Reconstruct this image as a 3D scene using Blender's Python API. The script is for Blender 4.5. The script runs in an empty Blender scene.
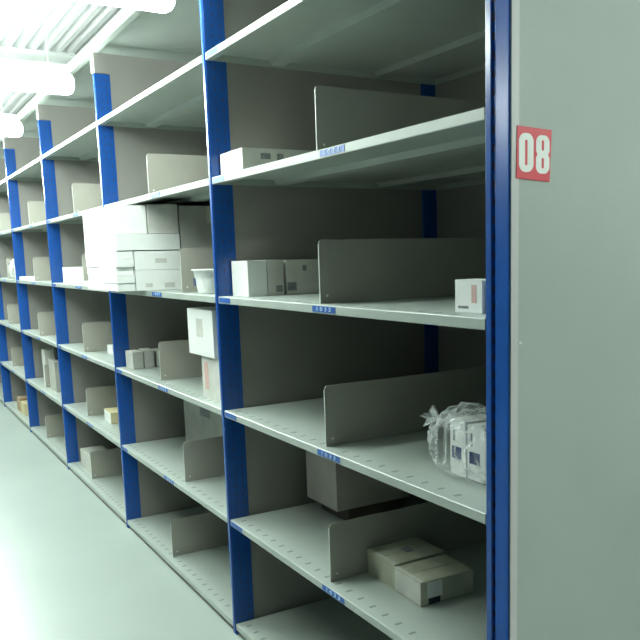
import bpy, bmesh, math, random
from mathutils import Vector, Matrix, noise
C = bpy.context.scene.collection
sc = bpy.context.scene
random.seed(8)

# ---------------------------------------------------------------- camera
def cam_axes(y, p, r):
    cy, sy, cp, sp, cr, sr = math.cos(y), math.sin(y), math.cos(p), math.sin(p), math.cos(r), math.sin(r)
    f = Vector((-sy*cp, cy*cp, sp)); rt = Vector((cy, sy, 0)); up = rt.cross(f)
    return cr*rt + sr*up, -sr*rt + cr*up, f
cd = bpy.data.cameras.new('camera'); cam = bpy.data.objects.new('camera', cd); C.objects.link(cam)
rt, up, fw = cam_axes(1.016533645759876, -0.1567573488641864, -0.025053550009710525)
cam.matrix_world = Matrix(((rt.x, up.x, -fw.x, 1.28388), (rt.y, up.y, -fw.y, -1.07794), (rt.z, up.z, -fw.z, 1.47475), (0, 0, 0, 1)))
cd.sensor_fit = 'HORIZONTAL'; cd.sensor_width = 36; cd.lens = 803.9*36/640
cd.shift_x = (320-370.24)/640; cd.shift_y = (381.84-320)/640
cd.clip_start = .02; cd.clip_end = 100
sc.camera = cam

# ---------------------------------------------------------------- world, exposure, lights' strengths
w = bpy.data.worlds.new('world'); sc.world = w; w.use_nodes = True
w.node_tree.nodes['Background'].inputs[0].default_value = (.85, 1, .92, 1)
w.node_tree.nodes['Background'].inputs[1].default_value = .02
sc.view_settings.view_transform = 'Standard'; sc.view_settings.look = 'None'
sc.view_settings.exposure = 0.0; sc.view_settings.gamma = 1; sc.view_settings.use_curve_mapping = False
LAMP_EMIT = 62.0          # tubes over the shelving aisle
CROSS_EMIT = 62.0          # tubes over the cross aisle at the row's end
LAMP_COL = (.88, 1, .93, 1)

# ---------------------------------------------------------------- materials
def mat(name, col, rough=.5, metal=0, var=.06, scale=9, bump=0, bscale=120, spec=.5):
    m = bpy.data.materials.new(name); m.use_nodes = True; nt = m.node_tree; N = nt.nodes; L = nt.links
    b = N['Principled BSDF']; b.inputs['Roughness'].default_value = rough; b.inputs['Metallic'].default_value = metal
    b.inputs['Specular IOR Level'].default_value = spec
    tc = N.new('ShaderNodeTexCoord'); nz = N.new('ShaderNodeTexNoise'); nz.inputs['Scale'].default_value = scale; nz.inputs['Detail'].default_value = 5
    L.new(tc.outputs['Object'], nz.inputs['Vector'])
    cr = N.new('ShaderNodeValToRGB'); cr.color_ramp.elements[0].position = .3; cr.color_ramp.elements[1].position = .7
    cr.color_ramp.elements[0].color = tuple(c*(1-var) for c in col)+(1,); cr.color_ramp.elements[1].color = tuple(min(1, c*(1+var)) for c in col)+(1,)
    L.new(nz.outputs[0], cr.inputs[0]); L.new(cr.outputs[0], b.inputs['Base Color'])
    if bump:
        n2 = N.new('ShaderNodeTexNoise'); n2.inputs['Scale'].default_value = bscale; L.new(tc.outputs['Object'], n2.inputs['Vector'])
        bp = N.new('ShaderNodeBump'); bp.inputs['Strength'].default_value = bump; bp.inputs['Distance'].default_value = .002
        L.new(n2.outputs[0], bp.inputs['Height']); L.new(bp.outputs[0], b.inputs['Normal'])
    return m
M = {}
M['shelf'] = mat('shelf_paint', (.40, .45, .41), .38, 0, .04, 6)
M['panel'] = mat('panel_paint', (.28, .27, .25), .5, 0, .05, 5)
M['endpanel'] = mat('end_panel_paint', (.40, .46, .41), .5, 0, .05, 3, .15, 200)
M['strip'] = mat('end_strip_paint', (.58, .58, .57), .4, 0, .03, 5)
M['blue'] = mat('blue_paint', (.010, .085, .37), .24, 0, .08, 12)
M['hole'] = mat('dark_slot', (.02, .025, .05), .8)
M['slot'] = mat('shelf_slot', (.23, .26, .24), .8)
M['divider'] = mat('divider_paint', (.37, .36, .31), .42, 0, .05, 8)
M['edge'] = mat('bare_edge', (.75, .78, .72), .35)
M['rivet'] = mat('rivet_metal', (.8, .8, .78), .3, .6)
M['white'] = mat('white_card', (.84, .86, .83), .6, 0, .03, 14)
M['offwhite'] = mat('offwhite_card', (.60, .60, .55), .65, 0, .08, 18)
M['grey_card'] = mat('grey_card', (.42, .42, .38), .7, 0, .10, 14)
M['dull_card'] = mat('dull_card', (.46, .47, .36), .7, 0, .16, 16)
M['shade_card'] = mat('shade_card', (.10, .085, .07), .8, 0, .1, 14)  # dark brown that paints in the shade below the raised rear carton
M['rear_card'] = mat('rear_card', (.50, .46, .42), .75, 0, .1, 10)
M['brown_card'] = mat('brown_card', (.40, .26, .15), .75, 0, .1, 14)
M['yellow_card'] = mat('yellow_card', (.62, .55, .33), .7, 0, .08, 14)
M['tape'] = mat('packing_tape', (.62, .60, .48), .25, 0, .05, 30)
M['print'] = mat('grey_print', (.20, .21, .22), .6, 0, .3, 60)
M['navy'] = mat('navy_print', (.02, .035, .13), .5)
M['pink'] = mat('pink_print', (.62, .40, .36), .6)
M['black'] = mat('black_print', (.02, .02, .025), .5)
M['red'] = mat('sign_red', (.66, .035, .055), .4, 0, .03, 20)
M['signwhite'] = mat('sign_white', (.88, .9, .86), .45, 0, .02, 20)
M['labelblue'] = mat('label_blue', (.012, .10, .42), .4)
M['labelwhite'] = mat('label_white', (.55, .72, .86), .5)
M['floor'] = mat('floor_coating', (.40, .46, .42), .3, 0, .05, 1.6, .08, 60)
M['wall'] = mat('wall_paint', (.11, .12, .12), .8, 0, .03, 2)
M['deck'] = mat('deck_steel', (.78, .80, .79), .5, .0, .04, 3)
M['beam'] = mat('beam_paint', (.72, .75, .73), .5)
M['lampbody'] = mat('lamp_body', (.8, .82, .8), .4)
def emit(name, s):
    m = bpy.data.materials.new(name); m.use_nodes = True; N = m.node_tree.nodes; N.remove(N['Principled BSDF'])
    e = N.new('ShaderNodeEmission'); e.inputs[0].default_value = LAMP_COL; e.inputs[1].default_value = s
    m.node_tree.links.new(e.outputs[0], N['Material Output'].inputs[0]); return m
M['tube'] = emit('tube_glow', LAMP_EMIT); M['tube2'] = emit('tube_glow_cross', CROSS_EMIT)
def film(name, col, op0, op1):
    m = bpy.data.materials.new(name); m.use_nodes = True; nt = m.node_tree; N = nt.nodes; L = nt.links
    b = N['Principled BSDF']; b.inputs['Base Color'].default_value = col; b.inputs['Roughness'].default_value = .18
    tr = N.new('ShaderNodeBsdfTransparent'); mx = N.new('ShaderNodeMixShader'); fr = N.new('ShaderNodeLayerWeight'); fr.inputs[0].default_value = .35
    nz = N.new('ShaderNodeTexNoise'); nz.inputs['Scale'].default_value = 9; nz.inputs['Detail'].default_value = 4; nz.inputs['Distortion'].default_value = 1.5
    tc = N.new('ShaderNodeTexCoord'); L.new(tc.outputs['Object'], nz.inputs['Vector'])
    ad = N.new('ShaderNodeMath'); ad.operation = 'MULTIPLY_ADD'; ad.inputs[1].default_value = 1.3; ad.inputs[2].default_value = -.74
    L.new(nz.outputs[0], ad.inputs[0])
    a2 = N.new('ShaderNodeMath'); a2.operation = 'ADD'; L.new(fr.outputs['Facing'], a2.inputs[0]); L.new(ad.outputs[0], a2.inputs[1])
    mr = N.new('ShaderNodeMapRange'); mr.inputs['To Min'].default_value = op0; mr.inputs['To Max'].default_value = op1
    L.new(a2.outputs[0], mr.inputs[0]); L.new(mr.outputs[0], mx.inputs[0]); L.new(tr.outputs[0], mx.inputs[1]); L.new(b.outputs[0], mx.inputs[2])
    L.new(mx.outputs[0], N['Material Output'].inputs[0]); return m
M['bag'] = film('clear_plastic_film', (.9, .95, .93, 1), .05, .85)

# ---------------------------------------------------------------- helpers
class MB:
    def __init__(s): s.v = []; s.f = []; s.m = []; s.mats = []
    def mi(s, m):
        if m not in s.mats: s.mats.append(m)
        return s.mats.index(m)
    def box(s, x0, x1, y0, y1, z0, z1, m):
        i = len(s.v); k = s.mi(m)
        s.v += [(x0,y0,z0),(x1,y0,z0),(x1,y1,z0),(x0,y1,z0),(x0,y0,z1),(x1,y0,z1),(x1,y1,z1),(x0,y1,z1)]
        for q in ((0,3,2,1),(4,5,6,7),(0,1,5,4),(1,2,6,5),(2,3,7,6),(3,0,4,7)): s.f.append([i+a for a in q]); s.m.append(k)
        return s
    def prism(s, pts, z0, z1, m, axis='z'):          # counter-clockwise outline, extruded
        n = len(pts); i = len(s.v); k = s.mi(m)
        for z in (z0, z1):
            for a, b in pts: s.v.append((a, b, z) if axis == 'z' else ((z, a, b) if axis == 'x' else (b, z, a)))
        s.f.append([i+j for j in reversed(range(n))]); s.m.append(k)
        s.f.append([i+n+j for j in range(n)]); s.m.append(k)
        for j in range(n): s.f.append([i+j, i+(j+1) % n, i+n+(j+1) % n, i+n+j]); s.m.append(k)
        return s
    def build(s, name, parent=None, bevel=0, smooth=False):
        me = bpy.data.meshes.new(name); me.from_pydata(s.v, [], s.f)
        for m in s.mats: me.materials.append(M[m])
        for p, k in zip(me.polygons, s.m): p.material_index = k; p.use_smooth = smooth
        me.update(); o = bpy.data.objects.new(name, me); C.objects.link(o)
        if parent: o.parent = parent
        if bevel:
            b = o.modifiers.new('bevel', 'BEVEL'); b.width = bevel; b.segments = 2; b.limit_method = 'ANGLE'
        return o
def tag(o, label, cat, group=None):
    o['label'] = label; o['category'] = cat
    if group: o['group'] = group
    return o
def empty(name, loc, label, cat, group=None, rz=0):
    o = bpy.data.objects.new(name, None); o.empty_display_size = .05; C.objects.link(o); o.location = loc; o.rotation_euler = (0, 0, rz)
    return tag(o, label, cat, group)
def struct(o): o['kind'] = 'structure'; return o
def copy_tree(o, parent=None):
    c = o.copy(); C.objects.link(c); c.parent = parent
    for ch in list(o.children): copy_tree(ch, c)
    return c
def text_mesh(body, size, name, m, parent, depth=.0006):
    cu = bpy.data.curves.new('t', 'FONT'); cu.body = body; cu.size = size; cu.extrude = depth; cu.align_x = 'CENTER'; cu.align_y = 'CENTER'; cu.offset = 0
    t = bpy.data.objects.new('t', cu); C.objects.link(t)
    bpy.context.view_layer.update()
    me = bpy.data.meshes.new_from_object(t.evaluated_get(bpy.context.evaluated_depsgraph_get())); bpy.data.objects.remove(t)
    me.materials.clear(); me.materials.append(M[m])
    o = bpy.data.objects.new(name, me); C.objects.link(o); o.parent = parent; return o

# ---------------------------------------------------------------- the setting
X0, X1, Y0, Y1, ZC = -12.0, 4.0, -2.3, 4.2, 2.96
FZ = .032                                               # floor level
struct(MB().box(X0-.1, X1+.1, Y0-.1, Y1+.1, -.1, FZ, 'floor').build('floor'))
struct(MB().box(X0-.1, X0, Y0, Y1, FZ, ZC+.1, 'wall').build('wall_left'))
struct(MB().box(X1, X1+.1, Y0, Y1, FZ, ZC+.1, 'wall').build('wall_right'))
struct(MB().box(X0-.1, X1+.1, Y1, Y1+.1, FZ, ZC+.1, 'wall').build('wall_back'))
struct(MB().box(X0-.1, X1+.1, Y0-.1, Y0, FZ, ZC+.1, 'wall').build('wall_front'))
prof = []; y = Y0; P_ = .085
while y < Y1:                                          # trapezoidal steel deck, ribs along the row
    prof += [(y, ZC), (y+.035, ZC), (y+.045, ZC+.045), (y+.075, ZC+.045)]; y += P_
prof += [(y, ZC)]
mb = MB(); mb.prism([(a, b) for a, b in prof] + [(y, ZC+.1), (Y0, ZC+.1)], X0, X1, 'deck', 'x')
struct(mb.build('ceiling'))
for i, x in enumerate((-11.05, -8.05, -5.05, -2.05, .95)):
    b = MB().box(x-.05, x+.05, Y0, Y1, ZC-.085, ZC-.078, 'beam').box(x-.006, x+.006, Y0, Y1, ZC-.078, ZC-.008, 'beam').box(x-.05, x+.05, Y0, Y1, ZC-.008, ZC-.0005, 'beam')
    struct(b.build('trim_%d' % (i+1)))

# ---------------------------------------------------------------- shelving
PITCH, UW, UD, DEP = 1.52, .032, .077, .995
SW = PITCH-UW                                          # clear width of one bay
ZS = [.079, .499, .919, 1.339, 1.759, 2.179]           # shelf tops
LIP = .025
ZTOP, ZUP = 2.507, 2.405
LX = [0] + [-SW-(n)*PITCH for n in range(6)]           # inner face of each left frame, bays 1..6

def upright_mesh(y0, y1, flip, outer=True):
    """folded post with a slotted channel down its face; local x from -UW to 0"""
    s = MB(); fy = (lambda v: v) if not flip else (lambda v: y0+y1-v)
    a = [(-UW+.002, 0), (-.015, 0), (-.0135, .003), (-.0135, .011), (-.0045, .011), (-.0035, .002), (-.001, 0), (0, .002), (0, y1-y0), (-UW, y1-y0), (-UW, .002)]
    pts = [(x, fy(y0+yy)) for x, yy in a]
    if flip: pts = pts[::-1]
    s.prism(pts, FZ, ZUP, 'blue')
    z = .06
    while z < ZUP-.03:                                 # punched slots in channel and on both flanks
        ya, yb = sorted((fy(y0+.0104), fy(y0+.0112))); s.box(-.0118, -.0062, ya, yb, z, z+.018, 'hole')
        ya, yb = sorted((fy(y0+.0035), fy(y0+.010))); s.box(-.0137, -.0129, ya, yb, z, z+.016, 'hole')
        for yy in (.028, .056):
            ya, yb = sorted((fy(y0+yy), fy(y0+yy+.004)))
            if outer: s.box(-.0006, .0004, ya, yb, z, z+.012, 'hole')
            s.box(-UW-.0004, -UW+.0006, ya, yb, z, z+.012, 'hole')
        z += .035
    return s
def shelf_mesh():
    s = MB(); a, b = .0015, SW-.0015
    s.box(a, b, .004, DEP-.01, -.003, 0, 'shelf')
    s.prism([(0, -LIP+.002), (.002, -LIP), (.026, -LIP), (.026, -LIP+.002), (.004, -LIP+.002), (.004, -.003), (.004, 0), (.002, 0), (0, -.002)], a, b, 'shelf', 'x')
    s.box(a, a+.002, .026, DEP-.01, -LIP, -.003, 'shelf'); s.box(b-.002, b, .026, DEP-.01, -LIP, -.003, 'shelf')
    s.box(a, b, DEP-.012, DEP-.01, -LIP, -.003, 'shelf')
    for y in (.235, .685): s.prism([(y, -.003), (y+.012, -.02), (y+.058, -.02), (y+.07, -.003)], a+.004, b-.004, 'shelf', 'x')
    n = int((SW-.06)/.065)
    for k in range(n):
        x = .045+k*.065
        s.box(x-.005, x+.005, .026, .046, -.0005, .0004, 'slot')
        s.box(x-.005, x+.005, .93, .95, -.0005, .0004, 'slot')
    return s

bay_label = ['blue and grey steel shelving bay nearest the camera, with the grey end panel',
             'second steel shelving bay, holding the tall bright stack of white cartons',
             'third steel shelving bay, just past the bright white carton stack',
             'fourth steel shelving bay along, with a tall narrow carton on its second shelf',
             'fifth steel shelving bay, brown cartons on its bottom shelf',
             'farthest steel shelving bay, at the left edge of the photo']
proto = empty('shelving_bay', (LX[1], 0, 0), bay_label[1], 'shelving', 'bays of the blue and grey shelving row')
upright_mesh(0, UD, False).build('front_upright', proto, .0014)
upright_mesh(DEP-UD, DEP, True).build('rear_upright', proto)
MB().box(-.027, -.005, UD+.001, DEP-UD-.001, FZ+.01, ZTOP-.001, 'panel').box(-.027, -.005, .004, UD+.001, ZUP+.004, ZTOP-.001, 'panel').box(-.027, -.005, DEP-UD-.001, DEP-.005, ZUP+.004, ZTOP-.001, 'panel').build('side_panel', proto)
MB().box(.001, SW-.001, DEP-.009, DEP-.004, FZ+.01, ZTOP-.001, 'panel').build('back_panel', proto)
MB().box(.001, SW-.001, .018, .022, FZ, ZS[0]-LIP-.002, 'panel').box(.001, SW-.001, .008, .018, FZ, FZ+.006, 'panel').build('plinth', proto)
s = MB(); a, b = -UW+.001, SW-UW-.001+UW
s.box(a, b, -.002, .002, ZTOP, ZTOP+.056, 'shelf').box(a, b, .002, DEP-.002, ZTOP+.05, ZTOP+.056, 'shelf').box(a, b, DEP-.002, DEP, ZTOP, ZTOP+.056, 'shelf').box(a, b, .002, .028, ZTOP, ZTOP+.002, 'shelf')
s.build('top_cover', proto, .001)
s = MB().box(-UW-.038, -UW-.002, .003, .006, ZUP+.01, ZTOP-.002, 'strip').box(-UW-.038, -UW-.002, .006, .03, ZTOP-.006, ZTOP-.002, 'strip'); s.build('corner_bracket', proto, .0008)
sh0 = None
for k, z in enumerate(ZS):
    if sh0 is None: sh = sh0 = shelf_mesh().build('shelf', proto)
    else: sh = sh0.copy(); C.objects.link(sh); sh.parent = proto
    sh.location = (0, 0, z)
    if k == 0: continue
    lb = MB().box(-.066, .066, -.0012, -.0002, -.0205, -.0035, 'labelblue').build('shelf_label', sh); lx = .868 if k == 4 else .793; lb.location = (lx, 0, 0)
    # the figures on the tags, four to a tag
    if k == 1: digits = text_mesh('1 0 3 3', .0165, 'label_figures', 'labelwhite', None)
    d = digits if k == 1 else digits.copy()
    if k > 1: C.objects.link(d)
    d.location = (lx, -.0016, -.012); d.rotation_euler = (math.pi/2, 0, 0); d.scale = (1.9, 1, 1); d.parent = sh
    l2 = MB().box(-.052, .052, -.0012, -.0002, -.0205, -.0035, 'labelblue').build('shelf_label', sh); l2.location = (.06, 0, 0)
for n in range(2, 7):
    c = copy_tree(proto); c.location = (LX[n], 0, 0); c['label'] = bay_label[n-1]
proto['label'] = bay_label[0]
# the row's end frame belongs to the nearest bay
u = upright_mesh(0, UD, False, False).build('front_upright', proto, .0014)
u.location = (SW+UW, 0, 0)
u = upright_mesh(DEP-UD, DEP, True).build('rear_upright', proto); u.location = (SW+UW, 0, 0)
MB().box(SW+UW+.0008, SW+UW+.004, .037, DEP, FZ+.004, ZTOP+.05, 'endpanel').build('end_panel', proto)
s = MB().box(SW+UW+.004, SW+UW+.0052, .037, .057, FZ+.004, ZTOP+.05, 'strip').build('end_panel_trim', proto, .001)
s = MB(); s.box(SW+UW+.004, SW+UW+.006, .058, .066, 1.339-.055, 1.339-.051, 'white'); s.build('paint_fleck', proto)

# red number plate stuck on the end panel
sg = empty('number_sign', (UW+.0056, .0505, 1.619), 'red square sign with white number 08 on the grey end panel', 'sign')
s = MB(); s.v = [(0, -.002, 0), (0, .0885, -.005), (0, .0935, .098), (0, 0, .102), (.0016, -.002, 0), (.0016, .0885, -.005), (.0016, .0935, .098), (.0016, 0, .102)]
s.f = [[0, 3, 2, 1], [4, 5, 6, 7], [0, 1, 5, 4], [1, 2, 6, 5], [2, 3, 7, 6], [3, 0, 4, 7]]; s.m = [0]*6; s.mats = ['red']; s.build('backing', sg)
def ring(cx, cz, hw, hh, n=10, r=None):
    r = r or hw; pts = []
    for (sx, sz, a0) in ((1, 1, 0), (-1, 1, 90), (-1, -1, 180), (1, -1, 270)):
        for k in range(n+1):
            a = math.radians(a0+90*k/n); pts.append((cx+sx*(hw-r)+r*math.cos(a), cz+sz*(hh-r)+r*math.sin(a)))
    return pts
def digit(name, loops):
    cu = bpy.data.curves.new('d', 'CURVE'); cu.dimensions = '2D'; cu.fill_mode = 'BOTH'; cu.extrude = .0003
    for lp in loops:
        sp = cu.splines.new('POLY'); sp.points.add(len(lp)-1); sp.use_cyclic_u = True
        for q, (a, b) in zip(sp.points, lp): q.co = (a, b, 0, 1)
    t = bpy.data.objects.new('d', cu); C.objects.link(t); bpy.context.view_layer.update()
    me = bpy.data.meshes.new_from_object(t.evaluated_get(bpy.context.evaluated_depsgraph_get())); bpy.data.objects.remove(t)
    me.materials.clear(); me.materials.append(M['signwhite'])
    for v in me.vertices: a, b, c = v.co; v.co = (.0019+c, a, b)
    o = bpy.data.objects.new(name, me); C.objects.link(o); o.parent = sg
digit('numeral_zero', [ring(.0235, .0505, .0195, .038, r=.0165), ring(.0235, .0505, .0035, .025, r=.003)])
def eight(cx, cz, hw, hh):
    pts = []; r = hw; t = hh/2
    # right side upper (start at waist), over the top, down to the waist, round the bottom
    w_ = hw*.80; out = []
    top = ring(cx, cz+t, hw, t, r=hw*.8)[:22]
    out += [(cx+w_, cz), (cx+hw, cz+t*.35)] + top + [(cx-hw, cz+t*.35), (cx-w_, cz), (cx-hw, cz-t*.35)]
    bot = ring(cx, cz-t, hw, t, r=hw*.8)[22:]
    out += bot + [(cx+hw, cz-t*.35)]
    return out
digit('numeral_eight', [eight(.0685, .0485, .0185, .038), ring(.0685, .0665, .0033, .0105, r=.003), ring(.0685, .0315, .0033, .0105, r=.003)])

# ---------------------------------------------------------------- dividers
def make_divider(h=.181, length=.9, rivets=True):
    r = .012; pts = [(0, 0), (length, 0), (length, h)]
    for k in range(6):
        a = math.radians(90+18*k); pts.append((r+r*math.cos(a), h-r+r*math.sin(a)))
    s = MB(); s.prism(pts, -.0012, .0012, 'divider', 'x')
    s.box(-.03, -.0012, .02, length-.02, 0, .0016, 'divider')
    root = bpy.data.objects.new('shelf_divider', None); C.objects.link(root)
    s.build('divider_plate', root)
    MB().box(-.0016, .0016, -.0012, .0006, .002, h-r, 'edge').build('front_edge', root)
    if rivets:
        for (yy, zz) in ((.022, .022), (.03, h-.02)):
            m = MB(); m.prism([(yy+.0042*math.cos(a*.7854), zz+.0042*math.sin(a*.7854)) for a in range(8)], .0012, .0028, 'rivet' if zz < .1 else 'divider', 'x'); m.build('rivet', root)
    return root
ordn = ['bottom shelf', 'second shelf from the bottom', 'third shelf from the bottom', 'fourth shelf from the bottom', 'fifth shelf from the bottom']
bayn = ['nearest bay', 'second bay along', 'third bay along', 'fourth bay along', 'fifth bay along']
divs = [(1, 4, -.757, .03), (1, 3, -.757, .024), (1, 2, -.752, .024), (1, 1, -.752, .024),
        (2, 4, -2.33, .03), (2, 3, -1.965, .03), (2, 2, -2.385, .045), (2, 1, -2.094, .035), (2, 0, -2.325, .028),
        (3, 4, -3.836, .03), (3, 3, -3.72, .03), (3, 2, -3.89, .035), (3, 1, -3.96, .04), (3, 0, -3.985, .04),
        (4, 4, -5.375, .03), (4, 3, -5.37, .03), (4, 2, -5.32, .02), (4, 1, -5.42, .05), (4, 0, -5.49, .036),
        (5, 4, -6.95, .03), (5, 3, -6.72, .03), (5, 2, -6.86, .02), (5, 1, -7.06, .045)]
dv0 = None
for bay, k, x, y in divs:
    o = dv0 = make_divider() if dv0 is None else dv0
    if (bay, k) != divs[0][:2]: o = copy_tree(dv0)
    o.location = (x, y, ZS[k]+.0006)
    tag(o, 'grey sheet metal divider on the %s of the %s' % (ordn[k], bayn[bay-1]), 'divider', 'metal shelf dividers')
dv0['label'] = 'grey sheet metal divider on the fifth shelf from the bottom of the nearest bay'

# ---------------------------------------------------------------- cartons
def carton(name, label, x0, x1, y0, y1, z, h, m='white', rz=0, group=None, tape=None, marks=(), cat='box', flaps=True):
    """a folded card box: body, two top flaps meeting at a seam; marks are (side, u0, u1, v0, v1, material, partname)"""
    cx, cy = (x0+x1)/2, (y0+y1)/2; hx, hy = (x1-x0)/2, (y1-y0)/2
    r = empty(name, (cx, cy, z+.0006), label, cat, group, rz)
    g = .0012; s = MB(); t = .0016
    s.box(-hx, hx, -hy, hy, 0, h-t-.0004, m)
    if hx > hy: s.box(-hx, hx, -hy, -g, h-t, h, m).box(-hx, hx, g, hy, h-t, h, m)
    else: s.box(-hx, -g, -hy, hy, h-t, h, m).box(g, hx, -hy, hy, h-t, h, m)
    s.box(-hx+.002, hx-.002, -hy+.002, hy-.002, h-t-.0004, h-t, m)
    s.build('carton_body', r, min(.0025, h*.04))
    if tape:
        q = MB(); e = .0004
        if hx > hy: q.box(-hx-e, hx+e, -.02, .02, h, h+e, 'tape').box(hx, hx+e, -.02, .02, h*.6, h, 'tape').box(-hx-e, -hx, -.02, .02, h*.6, h, 'tape')
        else: q.box(-.02, .02, -hy-e, hy+e, h, h+e, 'tape').box(-.02, .02, -hy-e, -hy, h*.6, h, 'tape').box(-.02, .02, hy, hy+e, h*.6, h, 'tape')
        q.build('packing_tape', r)
    for side, u0, u1, v0, v1, mm, pn in marks:
        q = MB(); e = .0006
        if side == 'f': q.box(-hx+2*hx*u0, -hx+2*hx*u1, -hy-e, -hy+.0001, h*v0, h*v1, mm)
        if side == 'r': q.box(hx-.0001, hx+e, -hy+2*hy*u0, -hy+2*hy*u1, h*v0, h*v1, mm)
        if side == 't': q.box(-hx+2*hx*u0, -hx+2*hx*u1, -hy+2*hy*v0, -hy+2*hy*v1, h-.0001, h+e, mm)
        q.build(pn, r)
    return r
R = math.radians
# nearest bay, fifth shelf
carton('carton', 'long carton with a painted lit end at the left of the fifth shelf, nearest bay', -1.474, -1.272, .03, .33, ZS[4], .078, 'offwhite', R(-1), tape=True,
       marks=[('f', .0, 1, 0, .97, 'white', 'lit_end'), ('r', .22, .34, .55, .8, 'print', 'printed_mark'), ('r', .42, .5, .5, .8, 'print', 'printed_mark')])  # front face painted whiter than the body for the lamplight on it
# nearest bay, fourth shelf: row of three against the side panel
G = 'row of white cartons on the fourth shelf of the nearest bay'
carton('carton', 'front carton of the row of three beside the blue post, fourth shelf of nearest bay', -1.478, -1.345, .055, .128, ZS[3], .125, 'white', R(2), G)
carton('carton', 'middle carton of the row of three on the fourth shelf of the nearest bay', -1.474, -1.343, .134, .196, ZS[3], .126, 'offwhite', R(-1), G, marks=[('r', .5, .9, .1, .28, 'print', 'printed_mark')])
carton('carton', 'rear carton with round mark, last of the row of three, fourth shelf of nearest bay', -1.476, -1.338, .205, .335, ZS[3], .124, 'offwhite', R(-1), G,
       marks=[('r', .02, .3, .12, .36, 'print', 'printed_mark'), ('r', .5, .62, .68, .84, 'print', 'round_mark')])
carton('carton', 'small white medicine carton at the right end of the fourth shelf, nearest bay', -.195, -.105, .075, .135, ZS[3], .074, 'white', R(3), 'small white cartons by the right post',
       marks=[('f', .62, .8, .3, .85, 'pink', 'pink_panel'), ('f', .12, .5, .12, .2, 'print', 'printed_line')])
carton('carton', 'small white carton just behind, right of the pink printed one, against the right post', -.098, -.012, .085, .16, ZS[3], .086, 'white', R(-2), 'small white cartons by the right post',
       marks=[('f', .1, .3, .2, .8, 'pink', 'pink_panel')])
# nearest bay, second shelf
carton('flat_carton', 'added flat carton coloured as shade under the large dull one, second shelf of nearest bay', -1.40, -1.19, .345, .60, ZS[1], .058, 'shade_card')  # added support, coloured dark to stand in for the shaded gap
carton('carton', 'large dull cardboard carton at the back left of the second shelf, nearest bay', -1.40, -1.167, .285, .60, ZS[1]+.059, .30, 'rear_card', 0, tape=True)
G = 'lying cartons in front of the divider'
carton('carton', 'dull carton with dark print on top, left of the labelled one in the nearest bay', -.746, -.592, .152, .338, ZS[1], .077, 'dull_card', 0, G,
       marks=[('t', .35, .62, .45, .62, 'print', 'printed_mark'), ('t', .02, .98, .0, .06, 'offwhite', 'taped_edge')])
carton('carton', 'lying carton with a white and black label on its end, second shelf of nearest bay', -.588, -.447, .146, .328, ZS[1], .071, 'dull_card', R(-2), G,
       marks=[('r', .12, .4, .28, .95, 'white', 'white_label'), ('r', .14, .36, .02, .28, 'black', 'black_label'), ('f', .03, .97, .06, .94, 'offwhite', 'paper_label'), ('t', .02, .98, .0, .07, 'offwhite', 'taped_edge')])

# cartons in the clear plastic bag, third shelf of nearest bay
G = 'white cartons inside the clear plastic bag'
for i, (x, nm) in enumerate(((-.298, 'left'), (-.230, 'middle'), (-.162, 'right'))):
    carton('carton', 'upright white carton with navy square, %s of the three in the plastic bag' % nm, x, x+.064, .135, .235, ZS[2]+.003, .140-.004*i, 'white', R((-2, 1, 3)[i]), G,
           marks=[('f', .12, .72, .30, .52, 'navy', 'navy_square'), ('f', .2, .3, .62, .86, 'print', 'printed_line')])
def bag(loc, hx, hy, h, label, seed=0, knot=True):
    root = empty('plastic_bag', loc, label, 'bag')
    bm = bmesh.new(); bmesh.ops.create_icosphere(bm, subdivisions=5, radius=1)
    for v in bm.verts:
        d = v.co.normalized(); p = 3.2
        k = (abs(d.x)**p+abs(d.y)**p+abs(d.z)**p)**(-1/p); q = d*k
        x, y, z = q.x*hx, q.y*hy, (q.z*.5+.5)*h
        if z > h*.55:                                   # gathers towards the knot
            t = (z/h-.55)/.45; x = x*(1-.10*t)-.03*t*t; y = y*(1-.25*t)
        n = noise.noise(Vector((x*14+seed, y*14, z*14))); n2 = 1-abs(noise.noise(Vector((x*30, y*30+seed, z*18))))*2
        f = .010*n+.016*n2
        x += d.x*f; y += d.y*f; z += max(0, d.z)*f*1.3
        v.co = (x, y, max(.0008, z))
    me = bpy.data.meshes.new('bag_film'); bm.to_mesh(me); bm.free(); me.materials.append(M['bag'])
    for p in me.polygons: p.use_smooth = True
    o = bpy.data.objects.new('bag_film', me); C.objects.link(o); o.parent = root
    if knot:
        vs, fs = [], []; nu, nv = 36, 14
        for j in range(nv):
            t = j/(nv-1); rad = .018*(1-2.3*t) if t < .3 else .0056+.045*(t-.3)**1.1
            for i in range(nu):
                a = 2*math.pi*i/nu; rr = rad*(1+.45*math.sin(a*5+t*3)*min(1, t*1.6)+.25*math.sin(a*9+2))
                vs.append((rr*math.cos(a), rr*math.sin(a), t*.07+.008*math.sin(a*3)*t))
        for j in range(nv-1):
            for i in range(nu): fs.append((j*nu+i, j*nu+(i+1) % nu, (j+1)*nu+(i+1) % nu, (j+1)*nu+i))
        me = bpy.data.meshes.new('bag_knot'); me.from_pydata(vs, [], fs); me.materials.append(M['bagknot'])
        for p in me.polygons: p.use_smooth = True
        k = bpy.data.objects.new('bag_knot', me); C.objects.link(k); k.parent = root
        k.location = (-hx*.80, -hy*.45, h*.80); k.rotation_euler = (R(10), R(-62), R(10)); k.scale = (.62, .62, .6)
    return root
M['bagknot'] = film('gathered_plastic_film', (.92, .97, .95, 1), .35, 1.0)
bag((-.232, .178, ZS[2]+.0006), .138, .085, .155, 'knotted clear plastic bag of white cartons by the right post, third shelf of nearest bay', 3)

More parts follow.
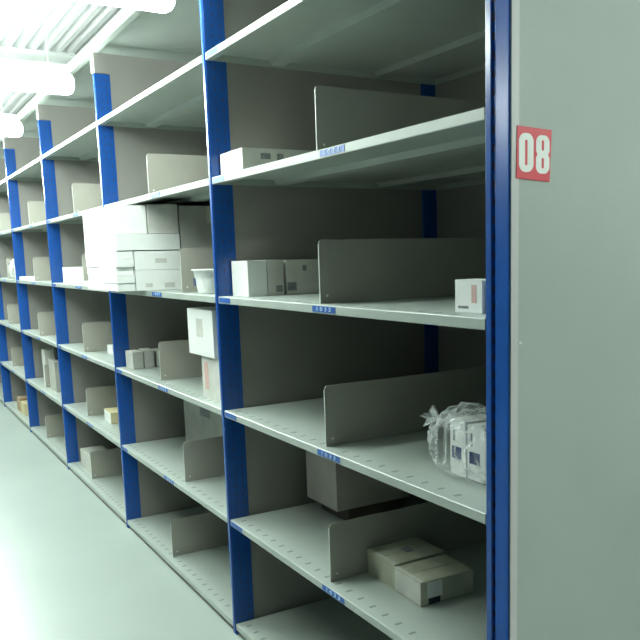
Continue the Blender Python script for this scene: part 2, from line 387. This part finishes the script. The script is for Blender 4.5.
# second bay, fourth shelf: the tall bright stack
G = 'flat white cartons at the foot of the bright stack'
z = ZS[3]; names = ['bottom', 'second', 'third', 'fourth', 'fifth']
for i in range(5):
    dx = (.0, .012, -.004, .008, .0)[i]; h = .0355
    if i in (1, 2):
        carton('flat_carton', 'left flat white carton in the %s layer of the bright stack, second bay' % names[i], -2.962+dx, -2.70+dx, -.118, -.045, z, h, 'white', 0, G)
        carton('flat_carton', 'right flat white carton in the %s layer of the bright stack, second bay' % names[i], -2.692+dx, -2.392+dx, -.124, -.045, z, h, 'white', 0, G)
    else:
        carton('flat_carton', 'flat white carton filling the %s layer of the bright stack, second bay' % names[i], -2.966+dx, -2.386+dx, -.121, -.045, z, h, 'white', 0, G)
    z += h+.0008
carton('carton', 'white carton resting on the flat cartons of the bright stack, second bay', -2.965, -2.38, -.118, .172, z, .072, 'white', R(.5), 'upper cartons of the bright stack')
carton('carton', 'tall white carton at the top of the bright stack, second bay', -2.985, -2.40, -.115, .03, z+.074, .125, 'white', 0, 'upper cartons of the bright stack')
zb = ZS[3]
carton('carton', 'pale carton at shelf level behind the flat white cartons, second bay', -2.93, -2.375, -.04, .168, zb, .092, 'white', 0, 'pale cartons behind the flat ones',
       marks=[('r', .62, .85, .1, .35, 'offwhite', 'paper_label'), ('r', .2, .35, .15, .35, 'offwhite', 'paper_label')])
carton('carton', 'pale carton on top of another pale carton, behind the flat white ones, second bay', -2.95, -2.38, -.038, .172, zb+.0935, .0835, 'white', R(-.5), 'pale cartons behind the flat ones',
       marks=[('r', .45, .7, .35, .6, 'offwhite', 'paper_label')])
carton('carton', 'pale grey carton at the foot of the back of the bright stack, second bay', -2.96, -2.39, .182, .52, zb, .178, 'offwhite', 0, 'grey cartons at the back of the bright stack')
carton('carton', 'broad grey carton on top at the back of the bright stack, second bay', -2.98, -2.385, .182, .48, zb+.180, .200, 'grey_card', 0, 'grey cartons at the back of the bright stack', tape=True)
carton('carton', 'white carton wedged between the tall white one and the grey one under the fifth shelf', -2.97, -2.39, .036, .175, z+.074, .130, 'offwhite', 0, 'upper cartons of the bright stack', flaps=False)
# white tub right of the divider
tb = empty('plastic_tub', (-1.80, .10, ZS[3]+.0006), 'flared white plastic tub with a blue patch, right of the divider in the second bay', 'tub')
vs, fs = [], []; nu = 40; rings = [(0, 0), (.056, 0), (.060, .004), (.068, .035), (.074, .068), (.082, .070), (.082, .074), (.072, .074), (.066, .035), (.057, .006), (0, .006)]
for r_, z_ in rings:
    for i in range(nu):
        a = 2*math.pi*i/nu; ca, sa = math.cos(a), math.sin(a); k = (abs(ca)**4+abs(sa)**4)**(-.25); vs.append((r_*k*ca*.95, r_*k*sa*.85, z_*1.28))
for j in range(len(rings)-1):
    for i in range(nu): fs.append((j*nu+i, j*nu+(i+1) % nu, (j+1)*nu+(i+1) % nu, (j+1)*nu+i))
me = bpy.data.meshes.new('tub_body'); me.from_pydata(vs, [], fs); me.materials.append(M['white'])
for p in me.polygons: p.use_smooth = True
o = bpy.data.objects.new('tub_body', me); C.objects.link(o); o.parent = tb
MB().box(-.052, -.030, -.0600, -.0570, .03, .06, 'navy').build('blue_patch', tb)

# second bay, third shelf
G = 'row of small grey cartons at the left of the third shelf, second bay'
yy = .05
for i, (d, h, nm) in enumerate(((.055, .088, 'front'), (.05, .092, 'second'), (.05, .085, 'third'), (.06, .093, 'rear'))):
    carton('carton', 'small grey carton, %s of four in a row, third shelf of the second bay' % nm, -2.985, -2.865+.006*(i % 2), yy, yy+d, ZS[2], h, 'offwhite', R((2, -3, 2, 0)[i]), G)
    yy += d+.010
carton('carton', 'pale carton under another one, right end of the third shelf of the second bay', -1.838, -1.60, .05, .27, ZS[2], .172, 'offwhite', R(0), 'two stacked cartons at the right of the second bay',
       marks=[('f', .12, .3, .2, .85, 'pink', 'pink_panel')])
carton('carton', 'pale carton on top of another, right end of the third shelf, second bay', -1.93, -1.66, .035, .25, ZS[2]+.173, .185, 'white', R(1), 'two stacked cartons at the right of the second bay',
       marks=[('f', .3, .85, .06, .2, 'white', 'white_label'), ('f', .35, .6, .4, .8, 'offwhite', 'printed_mark')])
# second bay, second shelf
carton('carton', 'large grey carton with dark smudge at the back of the second shelf, second bay', -2.80, -2.18, .285, .60, ZS[1], .36, 'grey_card', 0, tape=True, marks=[('f', .40, .62, .55, .72, 'print', 'dark_smudge')])
# third bay
carton('carton', 'white carton at the left of the fourth shelf, third bay', -4.34, -3.87, .035, .16, ZS[3], .104, 'white', R(0))
carton('flat_packet', 'flat white packet lying at the front of the fourth shelf, right of the third bay', -3.68, -3.56, .01, .12, ZS[3], .024, 'white')
carton('carton', 'little white carton beside the divider on the third shelf, third bay', -3.74, -3.62, .14, .22, ZS[2], .05, 'white')
carton('carton', 'cream carton right of the divider on the second shelf, third bay', -3.78, -3.60, .10, .34, ZS[1], .07, 'yellow_card', R(-2), marks=[('f', 0, 1, 0, .95, 'white', 'pale_end')])
carton('carton', 'white carton left of the divider on the bottom shelf, third bay', -4.43, -4.13, .07, .22, ZS[0], .115, 'offwhite')
# fourth bay
carton('flat_packet', 'flat white packet at the left of the fourth shelf, fourth bay', -5.86, -5.55, -.005, .12, ZS[3], .030, 'white')
carton('carton', 'tall narrow grey carton left of the divider on the second shelf, fourth bay', -5.60, -5.46, .07, .33, ZS[1], .29, 'offwhite')
ro = empty('tape_roll', (-5.20, .12, ZS[1]+.24), 'dark round roll on a carton, second shelf of the fourth bay', 'roll')
vs, fs = [], []
for (r_, yy) in ((.045, -.02), (.045, .02), (.02, .02), (.02, -.02)):
    for i in range(24): a = 2*math.pi*i/24; vs.append((r_*math.cos(a), yy, .0465+r_*math.sin(a)))
for j in range(4):
    for i in range(24): fs.append((j*24+i, j*24+(i+1) % 24, ((j+1) % 4)*24+(i+1) % 24, ((j+1) % 4)*24+i))
me = bpy.data.meshes.new('roll_body'); me.from_pydata(vs, [], fs); me.materials.append(M['black']); o = bpy.data.objects.new('roll_body', me); C.objects.link(o); o.parent = ro
carton('carton', 'grey carton under the dark roll on the second shelf, fourth bay', -5.34, -5.10, .07, .35, ZS[1], .238, 'grey_card')
# fifth bay
carton('carton', 'brown cardboard carton at the bottom of the fifth bay', -7.05, -6.86, .05, .25, ZS[0], .125, 'brown_card', tape=True)
carton('carton', 'yellowish carton right of the brown one at the bottom of the fifth bay', -6.84, -6.62, .05, .25, ZS[0], .11, 'yellow_card')
bag((-6.50, .13, ZS[3]+.0006), .16, .10, .17, 'crumpled white plastic bag on the fourth shelf of the fifth bay, at the photo edge', 9)
carton('carton', 'white carton inside the crumpled bag on the fourth shelf, fifth bay', -6.60, -6.41, .07, .19, ZS[3]+.003, .12, 'white')

# ---------------------------------------------------------------- hanging tube lamps
def make_lamp(tube, label, group):
    """runs along local +y from 0 to 1.3; diffuser centred at z=0"""
    root = bpy.data.objects.new('tube_lamp', None); C.objects.link(root); tag(root, label, 'lamp', group)
    n = 16; hw, hh = .058, .052
    pts = [(hw*math.cos(2*math.pi*i/n), -.012+hh*math.sin(2*math.pi*i/n)) for i in range(n)]
    s = MB(); k = [(-x, z) for x, z in pts]
    rings = [(.0, .55), (.008, .82), (.022, .96), (.04, 1), (1.26, 1), (1.278, .96), (1.292, .82), (1.30, .55)]
    for y, f in rings:
        for x, z in pts: s.v.append((x*f, y, -.012+(z+.012)*f))
    s.mats = [tube]
    for j in range(len(rings)-1):
        for i in range(n): s.f.append([j*n+i, j*n+(i+1) % n, (j+1)*n+(i+1) % n, (j+1)*n+i][::-1]); s.m.append(0)
    s.f.append(list(range(n))); s.m.append(0); s.f.append([(len(rings)-1)*n+i for i in range(n)][::-1]); s.m.append(0)
    s.build('diffuser', root, 0, True)
    MB().box(-.035, .035, .03, 1.27, .044, .075, 'lampbody').build('housing', root, .004)
    for y in (.1, 1.19):
        MB().box(-.003, .003, y-.003, y+.003, .075, ZC-LZ-.001, 'lampbody').box(-.02, .02, y-.008, y+.008, .070, .082, 'lampbody').build('hanger', root)
    return root
LZ = 2.36
pl = ['above the second bay, only its end showing at the top', 'above the third bay, the large one upper left', 'above the fourth bay, the smaller one at the left edge', 'above the fifth bay, beyond the smaller lamp', 'above the far end of the aisle', 'above the farthest part of the aisle']
l0 = None
for i in range(6):
    lb = 'glowing white tube lamp hanging ' + pl[i]
    o = make_lamp('tube', lb, 'tube lamps hanging over the aisle') if i == 0 else copy_tree(l0)
    if i == 0: l0 = o
    o.location = (-1.50-i*1.535, -1.40, LZ); o['label'] = lb
c0 = make_lamp('tube2', 'glowing tube lamp over the cross aisle, beside the grey end panel', 'tube lamps over the cross aisle')
c0.location = (2.6, .2, LZ)
c1 = copy_tree(c0); c1.location = (2.6, 1.9, LZ); c1['label'] = 'glowing tube lamp over the cross aisle, farther from the shelving front'
